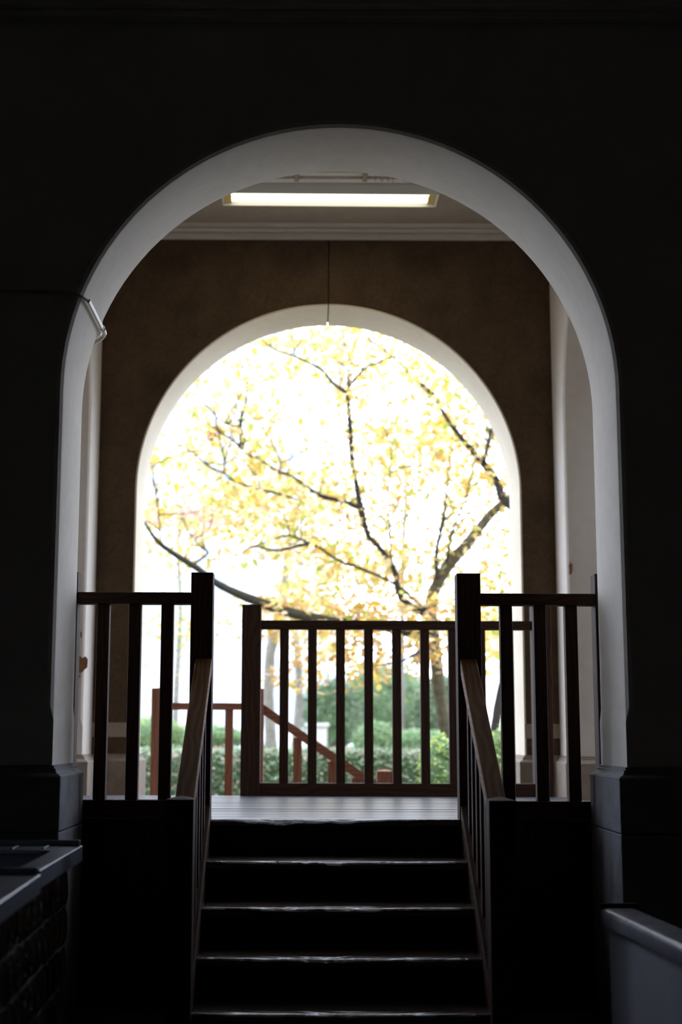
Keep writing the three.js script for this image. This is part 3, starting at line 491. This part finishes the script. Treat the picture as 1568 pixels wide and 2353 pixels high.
plainTree('slender grey tree between the trunked tree and the topiary', 'garden_tree', [[680, 1735, 26], [682, 1690, 22], [688, 1600, 19], [684, 1500, 17], [680, 1440, 14], [700, 1330, 9]], 25, M.greyBark, [[780, 1220, 110, 110, 16], [760, 1480, 60, 60, 10]], YELLOW, 711);
plainTree('leaning brown trunk behind the deck railing post', 'garden_tree', [[1128, 1740, 26], [1136, 1690, 24], [1148, 1610, 24], [1166, 1540, 22], [1190, 1450, 18], [1210, 1350, 12]], 20, M.bark, [[1110, 1440, 60, 60, 12], [1080, 1000, 110, 130, 14], [1130, 1480, 30, 60, 6]], YELLOW, 721);
plainTree('slender bare stems rising behind the cherry limbs', 'garden_tree', [[925, 1440, 12], [928, 1236, 11], [934, 1139, 10], [930, 1060, 6], [940, 980, 3]], 26, M.greyBark, [[950, 1060, 120, 90, 14], [870, 1330, 90, 70, 14]], YELLOW, 731);
plainTree('reddish maple showing low through the garden arch', 'maple_tree', [[400, 1740, 18], [405, 1600, 15], [415, 1400, 12], [410, 1250, 9], [420, 1160, 6]], 30, M.greyBark, [[400, 1160, 110, 28, 34], [470, 1195, 60, 22, 12]], PINK, 741, LEAF, 40);
plainTree('thin green leaved tree behind the reddish post', 'garden_tree', [[376, 1780, 8], [380, 1690, 8], [392, 1560, 7], [385, 1420, 6], [370, 1330, 4]], 19, M.greyBark, [[365, 1360, 50, 60, 13], [375, 1440, 55, 55, 18], [420, 1480, 30, 60, 8], [345, 1560, 20, 40, 4]], GREEN, 751, SMALL, 34);
// bushes, topiary and hedge
function bush(label, name, c, rx, ry, rz, cols, n, geo, seed, category = 'bush') {
  const t = thing(name, label, category, { at: new THREE.Vector3(c.x, GROUND, c.z) }), s = new THREE.SphereGeometry(1, 24, 16), p = s.attributes.position, r = rng(seed);
  for (let i = 0; i < p.count; i++) { const v = new THREE.Vector3().fromBufferAttribute(p, i), k = 0.9 + 0.14 * nf(v.x * 0.5 + 0.5, v.y * 0.5 + 0.5, 5, 2); p.setXYZ(i, v.x * rx * k * 0.93, v.y * ry * k * 0.93 + c.y - GROUND, v.z * rz * k * 0.93); } s.computeVertexNormals(); mesh('bush_core', s, M.hedgeCore, t); const hs = c.y - GROUND, stg = new THREE.CylinderGeometry(0.03, 0.045, hs, 7); stg.translate(0, hs / 2, 0); mesh('stem', stg, M.bark, t);
  const spots = []; for (let i = 0; i < n; i++) { const v = new THREE.Vector3(gauss(r), gauss(r), gauss(r)).normalize(); const k = 0.93 + r() * 0.12; spots.push(new THREE.Vector3(v.x * rx * k, v.y * ry * k + c.y - GROUND, v.z * rz * k)); }
  foliage(t, 'foliage', geo, spots, cols, seed + 1, { droop: 0.2 }); return t;
}
const DKG = [0x5e7450, 0x6a8058, 0x788c60, 0x506846], MIDG = [0x7e9c64, 0x8dab6e, 0x6f8d5a, 0x98b57a], LIME = [0x93ad46, 0xa6ba52, 0x7c9a3c, 0xb4bc60];
{ const c = at(862, 1712, 21); bush('round clipped green bush behind the hedge', 'topiary_bush', c, 0.34, 0.34, 0.34, MIDG, 1500, SMALL, 801); }
{ const c = at(965, 1712, 22); bush('long low clipped bush beside the round one', 'topiary_bush', c, 0.5, 0.24, 0.4, MIDG, 1500, SMALL, 811); }
{ const c = at(1010, 1775, 13.5); bush('lime green shrub at the foot of the cherry trunk', 'garden_shrub', c, 0.19, 0.34, 0.25, LIME, 900, SMALL, 821); }
{ const c = at(1150, 1745, 14); bush('lime green shrub seen through the deck railing', 'garden_shrub', c, 0.16, 0.30, 0.25, LIME, 600, SMALL, 831); }
{ const c = at(760, 1650, 27); bush('dark green rounded evergreen behind the topiary', 'evergreen_bush', c, 0.55, 0.75, 0.6, DKG, 1800, LEAF, 841); }
{ const c = at(880, 1620, 30); bush('tall dark evergreen mass behind the round bush', 'evergreen_bush', c, 1.1, 0.85, 0.8, [...DKG, 0x8a9a55], 2600, LEAF, 851); }
{ const c = at(1030, 1640, 26); bush('dark green evergreen behind the cherry trunk', 'evergreen_bush', c, 0.6, 0.7, 0.5, DKG, 2000, LEAF, 861); }
{ const c = at(345, 1690, 21); bush('yellow green bush beside the reddish post', 'garden_shrub', c, 0.55, 0.27, 0.4, [...MIDG, 0xc7cf62], 1400, SMALL, 871); }
{ const c = at(470, 1695, 22); bush('pale green low bush behind the reddish rail', 'garden_shrub', c, 0.7, 0.2, 0.4, MIDG, 1400, SMALL, 881); }
{
  const t = thing('clipped_hedge', 'long clipped green hedge crossing behind the sloping handrail', 'hedge'), yT = 1.14, d0 = 15, d1 = 15.9;
  const g = new THREE.BoxGeometry(10, yT - GROUND - 0.35, d1 - d0 - 0.4, 40, 4, 4), p = g.attributes.position; for (let i = 0; i < p.count; i++) p.setXYZ(i, p.getX(i) + 0, p.getY(i) + (nf(p.getX(i) * 0.1 + 5, p.getZ(i) * 0.3 + 2, 8, 2) - 0.5) * 0.06 + (yT + GROUND + 0.3) / 2, p.getZ(i) - (d0 + d1) / 2); g.computeVertexNormals(); mesh('hedge_core', g, M.hedgeCore, t);
  const r = rng(901), top = [], front = [];
  for (let i = 0; i < 15000; i++) { const x = -3.2 + r() * 6; if (i % 5 < 2) top.push(V(x, yT + gauss(r) * 0.03, d0 + r() * (d1 - d0))); else front.push(V(x, GROUND + 0.25 + r() * (yT - GROUND - 0.25), d0 + gauss(r) * 0.1)); }
  foliage(t, 'hedge_leaves', SMALL, [...top, ...front], [0x6f8c60, 0x7f9b6e, 0x8da87c, 0xa6b092, 0xc4aa9c, 0x5f7a56], 902, { droop: 0.2 });
}
// pale building and stone pillar behind the garden
{
  const b = thing('pale_building', 'pale building with window rows behind the garden trees', 'building'), D = 44, x0 = -9.5, x1 = 0.9;
  mesh('facade', box(x0, x1, GROUND, 13.6, D, D + 8), M.wallPale, b);
  for (const y of [4.35, 8.0, 11.6]) mesh('string_course', box(x0 - 0.1, x1 + 0.1, y, y + 0.28, D - 0.18, D + 0.1), M.wallPale, b);
  mesh('roof_edge', box(x0 - 0.3, x1 + 0.3, 13.6, 14.0, D - 0.4, D + 8.2), M.paleRoof, b);
  for (const y of [1.6, 5.3, 8.9]) for (let i = 0; i < 4; i++) { const x = -8.4 + i * 2.4, w = mesh('window', box(x, x + 1.2, y, y + 2.0, D - 0.05, D + 0.05), M.stoneWhite, b); for (let k = 0; k < 2; k++) for (let j = 0; j < 2; j++) mesh('pane', box(x + 0.08 + k * 0.54, x + 0.58 + k * 0.54, y + 0.08 + j * 0.95, y + 0.96 + j * 0.95, D - 0.07, D - 0.04), M.glass, w); }
  const s = thing('stone_post', 'pale square stone post beside the grey tree trunks', 'post', { at: new THREE.Vector3(at(728, 1700, 24).x, GROUND, -24) });
  const yb = at(728, 1662, 24).y - GROUND; const q = (w, y0, y1, n) => { const k = new RoundedBoxGeometry(w, y1 - y0, w, 2, 0.02); k.translate(0, (y0 + y1) / 2, 0); mesh(n, metreUV(k), M.stoneWhite, s); }; q(0.34, 0, yb - 0.06, 'shaft'); q(0.42, yb - 0.06, yb, 'cap_stone');
}
scene.traverse((o) => { if (o.isMesh) { o.castShadow = true; o.receiveShadow = true; } });
renderer.render(scene, camera);
